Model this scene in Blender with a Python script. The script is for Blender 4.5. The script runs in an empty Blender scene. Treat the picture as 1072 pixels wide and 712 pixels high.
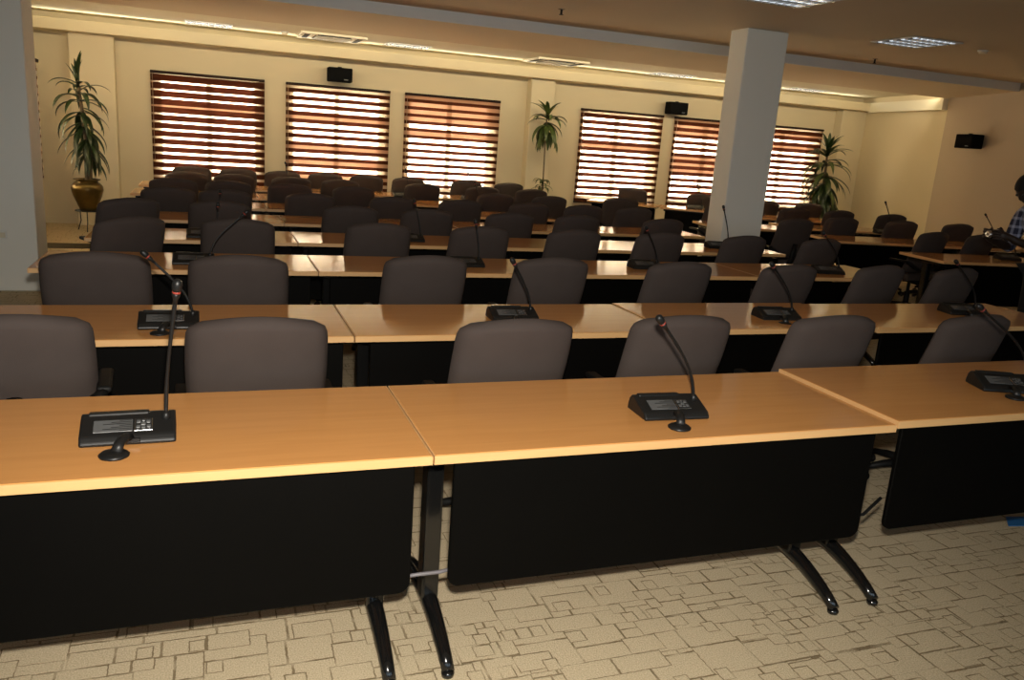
import bpy, bmesh, math, random
from math import sin, cos, pi, radians
from mathutils import Vector, Matrix

random.seed(7)
S = bpy.context.scene
COL = S.collection

# ------------------------------------------------------------------ materials
def nodes(name):
    m = bpy.data.materials.new(name)
    m.use_nodes = True
    nt = m.node_tree
    for n in list(nt.nodes):
        nt.nodes.remove(n)
    out = nt.nodes.new('ShaderNodeOutputMaterial')
    return m, nt, out

def N(nt, kind, **kw):
    n = nt.nodes.new(kind)
    for k, v in kw.items():
        if k.startswith('i_'):
            n.inputs[k[2:].replace('_', ' ')].default_value = v
        else:
            setattr(n, k, v)
    return n

def pbr(name, col, rough=.5, metal=0, spec=.5, noise=None, bump=None, emit=None, coat=0, aniso=None):
    """plain procedural surface: base colour broken up by a noise, optional bump"""
    m, nt, out = nodes(name)
    b = N(nt, 'ShaderNodeBsdfPrincipled')
    b.inputs['Base Color'].default_value = (*col, 1)
    b.inputs['Roughness'].default_value = rough
    b.inputs['Metallic'].default_value = metal
    b.inputs['Specular IOR Level'].default_value = spec
    b.inputs['Coat Weight'].default_value = coat
    nt.links.new(b.outputs[0], out.inputs[0])
    tc = N(nt, 'ShaderNodeTexCoord')
    if noise:
        sc, amt = noise
        nz = N(nt, 'ShaderNodeTexNoise')
        nz.inputs['Scale'].default_value = sc
        nz.inputs['Detail'].default_value = 4
        nt.links.new(tc.outputs['Object'], nz.inputs['Vector'])
        mp = N(nt, 'ShaderNodeMapRange')
        mp.inputs['To Min'].default_value = 1 - amt
        mp.inputs['To Max'].default_value = 1 + amt
        nt.links.new(nz.outputs['Fac'], mp.inputs['Value'])
        mx = N(nt, 'ShaderNodeVectorMath', operation='SCALE')
        mx.inputs[0].default_value = col
        nt.links.new(mp.outputs[0], mx.inputs['Scale'])
        nt.links.new(mx.outputs[0], b.inputs['Base Color'])
    if bump:
        sc, st, dist = bump
        nz2 = N(nt, 'ShaderNodeTexNoise')
        nz2.inputs['Scale'].default_value = sc
        nz2.inputs['Detail'].default_value = 3
        nt.links.new(tc.outputs['Object'], nz2.inputs['Vector'])
        bp = N(nt, 'ShaderNodeBump')
        bp.inputs['Strength'].default_value = st
        bp.inputs['Distance'].default_value = dist
        nt.links.new(nz2.outputs['Fac'], bp.inputs['Height'])
        nt.links.new(bp.outputs[0], b.inputs['Normal'])
    if emit:
        b.inputs['Emission Color'].default_value = (*emit[0], 1)
        b.inputs['Emission Strength'].default_value = emit[1]
    return m

def wood_mat(name, c1, c2, rough):
    m, nt, out = nodes(name)
    b = N(nt, 'ShaderNodeBsdfPrincipled')
    b.inputs['Roughness'].default_value = rough
    b.inputs['Specular IOR Level'].default_value = .5
    tc = N(nt, 'ShaderNodeTexCoord')
    mp = N(nt, 'ShaderNodeMapping')
    mp.inputs['Scale'].default_value = (1.2, 16, 16)
    nt.links.new(tc.outputs['Object'], mp.inputs['Vector'])
    nz = N(nt, 'ShaderNodeTexNoise')
    nz.inputs['Scale'].default_value = 2.2
    nz.inputs['Detail'].default_value = 6
    nz.inputs['Distortion'].default_value = .6
    nt.links.new(mp.outputs[0], nz.inputs['Vector'])
    cr = N(nt, 'ShaderNodeValToRGB')
    cr.color_ramp.elements[0].position = .25
    cr.color_ramp.elements[0].color = (*c1, 1)
    cr.color_ramp.elements[1].position = .75
    cr.color_ramp.elements[1].color = (*c2, 1)
    nt.links.new(nz.outputs['Fac'], cr.inputs[0])
    nt.links.new(cr.outputs[0], b.inputs['Base Color'])
    nt.links.new(b.outputs[0], out.inputs[0])
    return m

def carpet_mat():
    m, nt, out = nodes('woven_carpet')
    b = N(nt, 'ShaderNodeBsdfPrincipled')
    b.inputs['Roughness'].default_value = .95
    b.inputs['Specular IOR Level'].default_value = .1
    tc = N(nt, 'ShaderNodeTexCoord')
    L = nt.links.new
    def brick(rot, sx, bw, rh, off, freq, sq, loc, mort):
        mp = N(nt, 'ShaderNodeMapping')
        mp.inputs['Rotation'].default_value = (0, 0, rot)
        mp.inputs['Location'].default_value = loc
        L(wob.outputs[0], mp.inputs['Vector'])
        t = N(nt, 'ShaderNodeTexBrick')
        t.offset = off; t.offset_frequency = freq; t.squash = sq; t.squash_frequency = 3
        t.inputs['Scale'].default_value = 1
        t.inputs['Brick Width'].default_value = bw
        t.inputs['Row Height'].default_value = rh
        t.inputs['Mortar Size'].default_value = mort
        t.inputs['Mortar Smooth'].default_value = .35
        L(mp.outputs[0], t.inputs['Vector'])
        return t.outputs['Fac']
    # a slight wobble, as of woven yarn
    wn = N(nt, 'ShaderNodeTexNoise'); wn.inputs['Scale'].default_value = 60
    L(tc.outputs['Object'], wn.inputs['Vector'])
    ws = N(nt, 'ShaderNodeVectorMath', operation='MULTIPLY_ADD')
    L(wn.outputs['Color'], ws.inputs[0])
    ws.inputs[1].default_value = (.007, .007, 0)
    L(tc.outputs['Object'], ws.inputs[2])
    wob = ws
    def cells(rot, bw, rh, off, freq, sq, loc, thr):
        """lines round the bricks, and which whole bricks are drawn over the layer below"""
        f = brick(rot, 1, bw, rh, off, freq, sq, loc, .0046)
        full = brick(rot, 1, bw, rh, off, freq, sq, loc, 0).node
        full.inputs['Color1'].default_value = (0, 0, 0, 1); full.inputs['Color2'].default_value = (1, 1, 1, 1)
        gt = N(nt, 'ShaderNodeMath', operation='GREATER_THAN'); gt.inputs[1].default_value = thr
        L(full.outputs['Color'], gt.inputs[0])
        return f, gt.outputs[0]
    def over(base, f, sel):
        m_ = N(nt, 'ShaderNodeMix'); L(sel, m_.inputs['Factor']); L(base, m_.inputs['A']); L(f, m_.inputs['B'])
        return m_.outputs['Result']
    l1, s1 = cells(0, .215, .125, .37, 2, 1.5, (0, 0, 0), .5)
    l2, s2 = cells(pi/2, .15, .19, .43, 3, .7, (.07, .04, 0), .52)
    l3, s3 = cells(0, .13, .085, .31, 2, 1.4, (.03, .09, 0), .66)
    l4, s4 = cells(0, .05, .06, .45, 2, 1.3, (.11, .02, 0), .84)
    pat = over(over(over(l1, l2, s2), l3, s3), l4, s4)
    # lines fade here and there
    fn = N(nt, 'ShaderNodeTexNoise'); fn.inputs['Scale'].default_value = 9; fn.inputs['Detail'].default_value = 2
    L(tc.outputs['Object'], fn.inputs['Vector'])
    fr = N(nt, 'ShaderNodeMapRange'); fr.inputs['From Min'].default_value = .34; fr.inputs['From Max'].default_value = .54; fr.inputs['To Min'].default_value = .25
    L(fn.outputs['Fac'], fr.inputs['Value'])
    mx2 = N(nt, 'ShaderNodeMath', operation='MULTIPLY'); L(pat, mx2.inputs[0]); L(fr.outputs[0], mx2.inputs[1])
    # yarn speckle
    sp = N(nt, 'ShaderNodeTexNoise'); sp.inputs['Scale'].default_value = 210; sp.inputs['Detail'].default_value = 2
    L(tc.outputs['Object'], sp.inputs['Vector'])
    cr = N(nt, 'ShaderNodeValToRGB')
    cr.color_ramp.elements[0].position = .3; cr.color_ramp.elements[0].color = (.46, .375, .24, 1)
    cr.color_ramp.elements[1].position = .7; cr.color_ramp.elements[1].color = (.70, .585, .40, 1)
    L(sp.outputs['Fac'], cr.inputs[0])
    mi = N(nt, 'ShaderNodeMix', data_type='RGBA')
    ml = N(nt, 'ShaderNodeMath', operation='MULTIPLY'); L(mx2.outputs[0], ml.inputs[0]); ml.inputs[1].default_value = .8
    L(ml.outputs[0], mi.inputs['Factor'])
    L(cr.outputs[0], mi.inputs['A'])
    mi.inputs['B'].default_value = (.165, .115, .056, 1)
    L(mi.outputs['Result'], b.inputs['Base Color'])
    hs = N(nt, 'ShaderNodeMath', operation='MULTIPLY_ADD'); L(mx2.outputs[0], hs.inputs[0]); hs.inputs[1].default_value = -.8; L(sp.outputs['Fac'], hs.inputs[2])
    bp = N(nt, 'ShaderNodeBump'); bp.inputs['Strength'].default_value = .6; bp.inputs['Distance'].default_value = .004
    L(hs.outputs[0], bp.inputs['Height']); L(bp.outputs[0], b.inputs['Normal'])
    L(b.outputs[0], out.inputs[0])
    return m

def sheet_mat(name, col, transp, transl):
    """woven blind cloth: lets part of the light straight through and scatters part"""
    m, nt, out = nodes(name)
    d = N(nt, 'ShaderNodeBsdfDiffuse'); d.inputs['Color'].default_value = (*col, 1)
    t = N(nt, 'ShaderNodeBsdfTranslucent'); t.inputs['Color'].default_value = (*transl[0], 1)
    x = N(nt, 'ShaderNodeBsdfTransparent'); x.inputs['Color'].default_value = (*transp[0], 1)
    tc = N(nt, 'ShaderNodeTexCoord')
    nz = N(nt, 'ShaderNodeTexNoise'); nz.inputs['Scale'].default_value = 3
    nt.links.new(tc.outputs['Object'], nz.inputs['Vector'])
    mr = N(nt, 'ShaderNodeMapRange'); mr.inputs['To Min'].default_value = transp[1]*.7; mr.inputs['To Max'].default_value = min(1, transp[1]*1.3)
    nt.links.new(nz.outputs['Fac'], mr.inputs['Value'])
    a = N(nt, 'ShaderNodeMixShader'); a.inputs[0].default_value = transl[1]
    nt.links.new(d.outputs[0], a.inputs[1]); nt.links.new(t.outputs[0], a.inputs[2])
    b = N(nt, 'ShaderNodeMixShader')
    nt.links.new(mr.outputs[0], b.inputs[0])
    nt.links.new(a.outputs[0], b.inputs[1]); nt.links.new(x.outputs[0], b.inputs[2])
    nt.links.new(b.outputs[0], out.inputs[0])
    return m

def pane_mat():
    m, nt, out = nodes('window_glass')
    t = N(nt, 'ShaderNodeBsdfTransparent'); t.inputs['Color'].default_value = (.93, .95, .93, 1)
    g = N(nt, 'ShaderNodeBsdfGlossy'); g.inputs['Roughness'].default_value = .02
    f = N(nt, 'ShaderNodeFresnel'); f.inputs['IOR'].default_value = 1.45
    x = N(nt, 'ShaderNodeMixShader')
    nt.links.new(f.outputs[0], x.inputs[0]); nt.links.new(t.outputs[0], x.inputs[1]); nt.links.new(g.outputs[0], x.inputs[2])
    nt.links.new(x.outputs[0], out.inputs[0])
    return m

def plaid_mat():
    m, nt, out = nodes('plaid_cotton')
    b = N(nt, 'ShaderNodeBsdfPrincipled'); b.inputs['Roughness'].default_value = .85
    tc = N(nt, 'ShaderNodeTexCoord')
    sx = N(nt, 'ShaderNodeSeparateXYZ'); nt.links.new(tc.outputs['Object'], sx.inputs[0])
    outs = []
    for ax, fr in (('X', 95), ('Y', 95), ('Z', 95)):
        mu = N(nt, 'ShaderNodeMath', operation='MULTIPLY'); mu.inputs[1].default_value = fr
        nt.links.new(sx.outputs[ax], mu.inputs[0])
        si = N(nt, 'ShaderNodeMath', operation='SINE'); nt.links.new(mu.outputs[0], si.inputs[0])
        gt = N(nt, 'ShaderNodeMath', operation='GREATER_THAN'); gt.inputs[1].default_value = .55
        nt.links.new(si.outputs[0], gt.inputs[0]); outs.append(gt.outputs[0])
    a = N(nt, 'ShaderNodeMath', operation='ADD'); nt.links.new(outs[0], a.inputs[0]); nt.links.new(outs[1], a.inputs[1])
    c = N(nt, 'ShaderNodeMath', operation='ADD'); nt.links.new(a.outputs[0], c.inputs[0]); nt.links.new(outs[2], c.inputs[1])
    d = N(nt, 'ShaderNodeMath', operation='DIVIDE'); nt.links.new(c.outputs[0], d.inputs[0]); d.inputs[1].default_value = 2.0
    cr = N(nt, 'ShaderNodeValToRGB')
    cr.color_ramp.elements[0].color = (.02, .022, .05, 1)
    cr.color_ramp.elements[1].color = (.35, .37, .5, 1)
    nt.links.new(d.outputs[0], cr.inputs[0]); nt.links.new(cr.outputs[0], b.inputs['Base Color'])
    nt.links.new(b.outputs[0], out.inputs[0])
    return m

M = {}
M['wood'] = wood_mat('beech_laminate', (.66, .305, .095), (.72, .345, .11), .13)
M['edge'] = wood_mat('beech_edge_band', (.66, .39, .165), (.72, .435, .19), .4)
M['black'] = pbr('black_panel', (.0018, .0016, .0013), .6, spec=.06, noise=(5, .2))
M['blackmetal'] = pbr('gloss_black_steel', (.006, .006, .006), .18, spec=.6, noise=(20, .1))
M['plastic'] = pbr('black_plastic', (.010, .010, .010), .40, spec=.35, noise=(40, .15), bump=(400, .1, .001))
M['softblack'] = pbr('matt_black_plastic', (.006, .006, .006), .55, spec=.2, noise=(30, .15))
M['fabric'] = pbr('grey_brown_upholstery', (.068, .0535, .0485), .75, spec=.12, noise=(9, .10), bump=(350, .25, .002))
M['cloth'] = pbr('black_speaker_cloth', (.007, .007, .007), .9, spec=.04, noise=(60, .2))
M['greypanel'] = pbr('grey_keypad_print', (.095, .098, .10), .35, noise=(60, .1))
M['darkpanel'] = pbr('dark_keypad', (.02, .02, .02), .4, noise=(60, .1))
M['silver'] = pbr('brushed_silver', (.55, .55, .55), .25, metal=1, noise=(30, .05))
M['red'] = pbr('red_ring', (.34, .05, .035), .35, noise=(30, .05))
M['beige'] = pbr('beige_rubber', (.30, .23, .15), .6, noise=(20, .1))
M['greycable'] = pbr('grey_cable', (.14, .13, .14), .5, noise=(30, .1))
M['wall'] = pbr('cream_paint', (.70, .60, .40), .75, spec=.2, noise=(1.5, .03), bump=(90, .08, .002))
M['wallb'] = pbr('shaded_wall_paint', (.50, .405, .30), .75, spec=.2, noise=(1.5, .03), bump=(90, .08, .002))  # right wall outside the cove light, its shade darkened into the paint
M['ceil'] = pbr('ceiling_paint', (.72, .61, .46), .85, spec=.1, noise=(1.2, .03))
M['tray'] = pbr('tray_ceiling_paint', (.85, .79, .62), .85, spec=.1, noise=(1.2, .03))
M['column'] = pbr('off_white_column_paint', (.80, .79, .73), .7, spec=.2, noise=(1.5, .03), bump=(90, .08, .002))
M['beam'] = pbr('pale_beam_paint', (.72, .72, .70), .75, spec=.2, noise=(1.5, .03))
M['white'] = pbr('white_plastic', (.75, .74, .70), .4, noise=(20, .03))
M['offwhite'] = pbr('cream_enamel', (.70, .63, .47), .5, noise=(20, .03))
M['darkgap'] = pbr('dark_recess', (.03, .026, .02), .8, noise=(20, .1))
M['tube'] = pbr('lit_tube', (.8, .85, .9), .4, emit=((.80, .90, 1.0), .9))
M['tubeback'] = pbr('fluorescent_tube', (.75, .82, .9), .3, emit=((.80, .90, 1.0), .12))
M['carpet'] = carpet_mat()
M['strip'] = pbr('dark_floor_strip', (.05, .04, .025), .95, spec=.1, noise=(150, .4))
M['brass'] = pbr('aged_brass', (.13, .09, .03), .30, metal=.9, noise=(14, .3), bump=(45, .25, .004))
M['soil'] = pbr('potting_soil', (.03, .02, .012), .95, noise=(60, .4), bump=(60, .6, .01))
M['terracotta'] = pbr('dark_clay_pot', (.06, .035, .02), .6, noise=(14, .2))
M['leaf'] = pbr('dracaena_leaf', (.016, .034, .008), .35, spec=.5, noise=(7, .45))
M['leafb'] = pbr('dracaena_leaf_light', (.060, .085, .018), .38, spec=.5, noise=(7, .4))
M['bark'] = pbr('dracaena_cane', (.14, .10, .055), .8, noise=(30, .35), bump=(40, .5, .006))
M['iron'] = pbr('wrought_iron', (.02, .018, .016), .4, metal=.4, noise=(30, .1))
M['frame'] = pbr('brown_window_frame', (.022, .010, .006), .6, spec=.15, noise=(20, .1))
M['pane'] = pane_mat()
M['opaque'] = sheet_mat('brown_blind_band', (.060, .020, .010), ((1, .50, .36), .056), ((.40, .12, .06), .05))
M['sheer'] = sheet_mat('sheer_blind_band', (.55, .40, .28), ((1, .93, .84), .55), ((.8, .65, .5), .5))
M['sheerp'] = sheet_mat('pinkish_sheer_blind_band', (.45, .27, .17), ((1, .74, .58), .15), ((.8, .5, .33), .12))
M['blue'] = pbr('blue_plastic', (.02, .16, .42), .45, noise=(12, .15))
M['skin'] = pbr('dark_brown_skin', (.032, .017, .011), .5, noise=(20, .1))
M['hair'] = pbr('short_black_hair', (.006, .005, .004), .8, noise=(80, .4), bump=(160, .8, .006))
M['shirt'] = plaid_mat()
M['trouser'] = pbr('black_trouser_cloth', (.006, .006, .007), .9, noise=(40, .2))
M['shoe'] = pbr('black_leather', (.008, .007, .006), .35, noise=(20, .1))
M['eye'] = pbr('eye_white', (.06, .05, .045), .3, noise=(10, .02))

# ------------------------------------------------------------------ mesh helpers
class MB:
    """collects shapes and links them as one mesh object"""
    def __init__(self):
        self.bm = bmesh.new()
        self.mats = []
    def mi(self, mat):
        if mat not in self.mats:
            self.mats.append(mat)
        return self.mats.index(mat)
    def _merge(self, tmp, mat, smooth, mtx=None):
        if mtx is not None:
            tmp.transform(mtx)
        i = self.mi(mat)
        for f in tmp.faces:
            f.material_index = i
            f.smooth = smooth
        me = bpy.data.meshes.new('tmp')
        tmp.to_mesh(me); tmp.free()
        self.bm.from_mesh(me)
        bpy.data.meshes.remove(me)
    def box(self, x0, x1, y0, y1, z0, z1, mat, bev=0, seg=2, mtx=None):
        t = bmesh.new()
        bmesh.ops.create_cube(t, size=1)
        for v in t.verts:
            v.co = Vector(((x0+x1)/2 + v.co.x*(x1-x0), (y0+y1)/2 + v.co.y*(y1-y0), (z0+z1)/2 + v.co.z*(z1-z0)))
        if bev > 0:
            bmesh.ops.bevel(t, geom=list(t.edges), offset=bev, segments=seg, affect='EDGES', profile=.5)
        self._merge(t, mat, False, mtx)
        return self
    def prism(self, pts, axis, a, b, mat, bev=0, seg=2, smooth=False, mtx=None):
        """polygon pts (2-D) extruded along axis from a to b"""
        t = bmesh.new()
        def P(p, w):
            return {'x': (w, p[0], p[1]), 'y': (p[0], w, p[1]), 'z': (p[0], p[1], w)}[axis]
        v0 = [t.verts.new(P(p, a)) for p in pts]
        v1 = [t.verts.new(P(p, b)) for p in pts]
        n = len(pts)
        t.faces.new(v0); t.faces.new(v1[::-1])
        for i in range(n):
            t.faces.new((v0[i], v0[(i+1) % n], v1[(i+1) % n], v1[i]))
        bmesh.ops.recalc_face_normals(t, faces=list(t.faces))
        if bev > 0:
            ed = [e for e in t.edges if abs(e.calc_face_angle(0)) > .5]
            bmesh.ops.bevel(t, geom=ed, offset=bev, segments=seg, affect='EDGES', profile=.5)
        self._merge(t, mat, smooth, mtx)
        return self
    def lathe(self, prof, mat, n=24, mtx=None, smooth=True):
        t = bmesh.new()
        rings = []
        for r, z in prof:
            rings.append([t.verts.new((r*cos(2*pi*k/n), r*sin(2*pi*k/n), z)) for k in range(n)])
        for a, b in zip(rings, rings[1:]):
            for k in range(n):
                t.faces.new((a[k], a[(k+1) % n], b[(k+1) % n], b[k]))
        t.faces.new(rings[0][::-1]); t.faces.new(rings[-1])
        bmesh.ops.recalc_face_normals(t, faces=list(t.faces))
        self._merge(t, mat, smooth, mtx)
        return self
    def tube(self, path, r, mat, n=10, rx=None, smooth=True):
        """round tube along a path; r number or list; rx = flattening"""
        t = bmesh.new()
        P = [Vector(p) for p in path]
        R = r if isinstance(r, (list, tuple)) else [r]*len(P)
        up = Vector((0, 0, 1))
        d0 = (P[1]-P[0]).normalized()
        side = d0.cross(up)
        if side.length < .1:
            side = d0.cross(Vector((0, 1, 0)))
        side.normalize()
        rings = []
        for i, p in enumerate(P):
            d = (P[min(i+1, len(P)-1)] - P[max(i-1, 0)]).normalized()
            side = (side - d*side.dot(d)).normalized()
            nrm = d.cross(side)
            rings.append([t.verts.new(p + side*cos(2*pi*k/n)*R[i]*(rx or 1) + nrm*sin(2*pi*k/n)*R[i]) for k in range(n)])
        for a, b in zip(rings, rings[1:]):
            for k in range(n):
                t.faces.new((a[k], a[(k+1) % n], b[(k+1) % n], b[k]))
        t.faces.new(rings[0][::-1]); t.faces.new(rings[-1])
        bmesh.ops.recalc_face_normals(t, faces=list(t.faces))
        self._merge(t, mat, smooth)
        return self
    def sphere(self, c, r, mat, sub=2, mtx=None):
        t = bmesh.new()
        bmesh.ops.create_icosphere(t, subdivisions=sub, radius=1)
        rr = r if isinstance(r, (tuple, list)) else (r, r, r)
        for v in t.verts:
            v.co = Vector((v.co.x*rr[0]+c[0], v.co.y*rr[1]+c[1], v.co.z*rr[2]+c[2]))
        self._merge(t, mat, True, mtx)
        return self
    def grid(self, rows, mat, smooth=True, closed=False):
        t = bmesh.new()
        V = [[t.verts.new(p) for p in r] for r in rows]
        for a, b in zip(V, V[1:]):
            m = len(a)
            for k in range(m if closed else m-1):
                t.faces.new((a[k], a[(k+1) % m], b[(k+1) % m], b[k]))
        self._merge(t, mat, smooth)
        return self
    def build(self, name, parent=None, loc=None, rz=0, autosmooth=True):
        me = bpy.data.meshes.new(name)
        self.bm.to_mesh(me); self.bm.free()
        for m in self.mats:
            me.materials.append(M[m])
        o = bpy.data.objects.new(name, me)
        COL.objects.link(o)
        if parent is not None:
            o.parent = parent
        if loc is not None:
            o.location = loc
        o.rotation_euler.z = rz
        return o

def tag(o, label, cat, group=None):
    o['label'] = label; o['category'] = cat
    if group:
        o['group'] = group
    return o

def thing(name, label, cat, loc=(0, 0, 0), rz=0, group=None):
    o = bpy.data.objects.new(name, None)
    o.empty_display_size = .1
    COL.objects.link(o)
    o.location = loc; o.rotation_euler = (0, 0, rz)
    return tag(o, label, cat, group)

def struct(o):
    o['kind'] = 'structure'
    return o

KIDS = {}
def kids(o):
    return KIDS.get(o, None) if o in KIDS else [c for c in bpy.data.objects if c.parent == o]

def copy_tree(o, parent=None, cache={}):
    if o.name not in cache:
        cache[o.name] = [c for c in bpy.data.objects if c.parent == o]
    c = o.copy()
    COL.objects.link(c)
    c.parent = parent
    for ch in cache[o.name]:
        copy_tree(ch, c, cache)
    return c

ORD = ['leftmost', 'second from left', 'third from left', 'fourth from left', 'fifth from left', 'sixth from left',
       'seventh from left', 'eighth from left', 'ninth from left', 'tenth from left', 'eleventh from left', 'twelfth from left']
ROW = ['front', 'second', 'third', 'fourth', 'fifth', 'sixth', 'seventh', 'eighth']

# ------------------------------------------------------------------ camera
H_CAM = 1.6
F_PX = 855.4
yaw, pitch, roll = radians(20.7343), radians(13.8258), radians(4.1566)
r_ = Vector((cos(yaw), -sin(yaw), 0)); f0 = Vector((sin(yaw), cos(yaw), 0)); u_ = Vector((0, 0, 1))
fw = f0*cos(pitch) - u_*sin(pitch); dn = -(u_*cos(pitch) + f0*sin(pitch))
Rx = r_*cos(roll) - dn*sin(roll)
Dn = dn*cos(roll) + r_*sin(roll)
cam_d = bpy.data.cameras.new('camera'); cam = bpy.data.objects.new('camera', cam_d); COL.objects.link(cam)
mw = Matrix.Identity(4)
for i in range(3):
    mw[i][0] = Rx[i]; mw[i][1] = -Dn[i]; mw[i][2] = -fw[i]
mw[2][3] = H_CAM
cam.matrix_world = mw
cam_d.sensor_width = 36; cam_d.lens = F_PX/1072*36; cam_d.clip_start = .05
S.camera = cam

# ------------------------------------------------------------------ the room
ZC = 2.82          # ceiling over the near part
YW = 13.0          # window wall
BY0, BY1, BZ = 8.66, 10.5, 2.71     # bulkhead
ZT = 2.80          # ceiling of the lit recess
CY, CZ0, CZ1 = 12.6, 2.555, 2.695    # cornice lip
XL = -2.22
# right wall corner points
PR = [(11.70, 13.0), (11.08, 10.42), (9.0, 4.9), (7.6, -4.0)]

mb = MB().box(-5.2, 12.5, -4.3, 13.4, -.1, 0, 'carpet')
struct(mb.build('floor'))

# window openings: blind spans in x, blind bottom and top
WIN = [(-.76, .77), (1.07, 2.62), (2.85, 4.41), (5.84, 7.41), (7.64, 9.2), (9.36, 10.84)]
WZ0, WZ1 = .62, 2.17
mb = MB()
xs = XL - .3
for i, (a, b) in enumerate(WIN):
    a2, b2 = a + .07, b - .07
    mb.box(xs, a2, YW, YW+.22, 0, 3.0, 'wall')
    mb.box(a2, b2, YW, YW+.22, 0, WZ0+.04, 'wall')
    mb.box(a2, b2, YW, YW+.22, WZ1-.05, 3.0, 'wall')
    xs = b2
mb.box(xs, 12.6, YW, YW+.22, 0, 3.0, 'wall')
struct(mb.build('wall_back'))

for i, (a, b) in enumerate(WIN):
    a2, b2 = a + .07, b - .07
    m_ = (a2+b2)/2
    y0, y1 = YW+.13, YW+.19
    mb = MB()
    for bx in ((a2, a2+.06, WZ0+.04, WZ1-.05), (b2-.06, b2, WZ0+.04, WZ1-.05), (m_-.035, m_+.035, WZ0+.04, WZ1-.05)):
        mb.box(bx[0], bx[1], y0, y1, bx[2], bx[3], 'frame', .006, 1)
    mb.box(a2+.06, b2-.06, y0, y1, WZ0+.04, WZ0+.1, 'frame', .006, 1)
    mb.box(a2+.06, b2-.06, y0, y1, WZ1-.11, WZ1-.05, 'frame', .006, 1)
    w = struct(mb.build('window_%d' % (i+1)))
    g = MB().box(a2+.06, b2-.06, YW+.155, YW+.162, WZ0+.1, WZ1-.11, 'pane').build('pane', w)

# pilasters on the window wall
for nm, (a, b) in (('wall_pilaster', (-1.74, -1.19)), ('wall_pilaster', (4.87, 5.28)), ('wall_pilaster', (11.1, 11.66))):
    struct(MB().box(a, b, YW-.2, YW, 0, 2.57, 'wall', .008, 1).build('column_back'))

# left wall with its own window seen almost edge-on
mb = MB()
LW = (9.9, 12.62)
mb.box(XL-.2, XL, 8.3, LW[0], 0, ZC, 'wall'); mb.box(XL-.2, XL, LW[1], YW, 0, ZC, 'wall')
mb.box(XL-.2, XL, LW[0], LW[1], 0, .66, 'wall'); mb.box(XL-.2, XL, LW[0], LW[1], 2.12, ZC, 'wall')
struct(mb.build('wall_left'))
mb = MB()
mb.box(-5.0, -4.8, -4.2, 8.3, 0, ZC, 'column')
mb.box(-4.8, XL-.2, 8.1, 8.3, 0, ZC, 'column')
struct(mb.build('wall_left'))

mb = MB()
for y0, y1, z0, z1 in ((LW[0], LW[0]+.06, .66, 2.12), (LW[1]-.06, LW[1], .66, 2.12), (11.4, 11.47, .66, 2.12), (LW[0]+.06, LW[1]-.06, .66, .72), (LW[0]+.06, LW[1]-.06, 2.06, 2.12)):
    mb.box(XL-.15, XL-.09, y0, y1, z0, z1, 'frame')
w = struct(mb.build('window_10'))
MB().box(XL-.122, XL-.117, LW[0]+.06, LW[1]-.06, .72, 2.06, 'pane').build('pane', w)

# right wall: a lit stretch and, before it, a stretch turned a little towards the tables
def wall_seg(p, q, mat, z1, th=.2):
    d = (Vector(q)-Vector(p)).normalized(); n = Vector((-d.y, d.x))*th
    if n.x < 0:
        n = -n
    return [p, q, (q[0]+n.x, q[1]+n.y), (p[0]+n.x, p[1]+n.y)]
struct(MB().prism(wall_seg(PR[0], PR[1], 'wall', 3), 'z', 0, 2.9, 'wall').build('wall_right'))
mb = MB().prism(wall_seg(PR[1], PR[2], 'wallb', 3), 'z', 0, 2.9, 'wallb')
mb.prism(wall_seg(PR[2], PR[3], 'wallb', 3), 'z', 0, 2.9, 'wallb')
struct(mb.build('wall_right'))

# wall behind the photographer, with three tall windows that let in cool daylight
mb = MB()
BW = [(-4.0, -1.6), (-.8, 1.6), (2.4, 4.8)]
xs = -5.0
for a, b in BW:
    mb.box(xs, a, -4.2, -4.0, 0, ZC, 'column')
    mb.box(a, b, -4.2, -4.0, 0, .8, 'column'); mb.box(a, b, -4.2, -4.0, 2.3, ZC, 'column')
    xs = b
mb.box(xs, 8.0, -4.2, -4.0, 0, ZC, 'column')
struct(mb.build('wall_front'))
for i, (a, b) in enumerate(BW):
    mb = MB()
    for x0, x1, z0, z1 in ((a, a+.06, .8, 2.3), (b-.06, b, .8, 2.3), ((a+b)/2-.03, (a+b)/2+.03, .8, 2.3), (a+.06, b-.06, .8, .86), (a+.06, b-.06, 2.24, 2.3)):
        mb.box(x0, x1, -4.13, -4.07, z0, z1, 'frame')
    w = struct(mb.build('window_%d' % (i+7)))
    MB().box(a+.06, b-.06, -4.103, -4.097, .86, 2.24, 'pane').build('pane', w)

# ceilings
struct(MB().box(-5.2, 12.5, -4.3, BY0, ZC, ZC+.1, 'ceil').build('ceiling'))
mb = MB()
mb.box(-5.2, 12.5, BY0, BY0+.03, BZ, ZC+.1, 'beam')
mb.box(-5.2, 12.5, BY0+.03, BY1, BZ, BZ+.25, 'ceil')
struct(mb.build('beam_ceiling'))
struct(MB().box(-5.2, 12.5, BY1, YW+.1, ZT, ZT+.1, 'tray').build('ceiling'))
# cornice along the window wall, an added strip lamp on top
mb = MB()
mb.box(XL, 11.62, CY, CY+.04, CZ0, CZ1, 'wall', .004, 1)
mb.box(XL, 11.62, CY+.04, YW, CZ0, CZ1, 'wall')
struct(mb.build('trim_1'))
d = Vector((PR[0][0]-PR[1][0], PR[0][1]-PR[1][1])).normalized()
mb = MB()
q0 = Vector(PR[1]) + d*.02; q1 = Vector(PR[0]) - d*.40
nn = Vector((-d.y, d.x))
mb.prism([tuple(q0), tuple(q1), tuple(q1+nn*.09), tuple(q0+nn*.09)], 'z', 2.53, 2.70, 'tray')
struct(mb.build('trim_2'))
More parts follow.
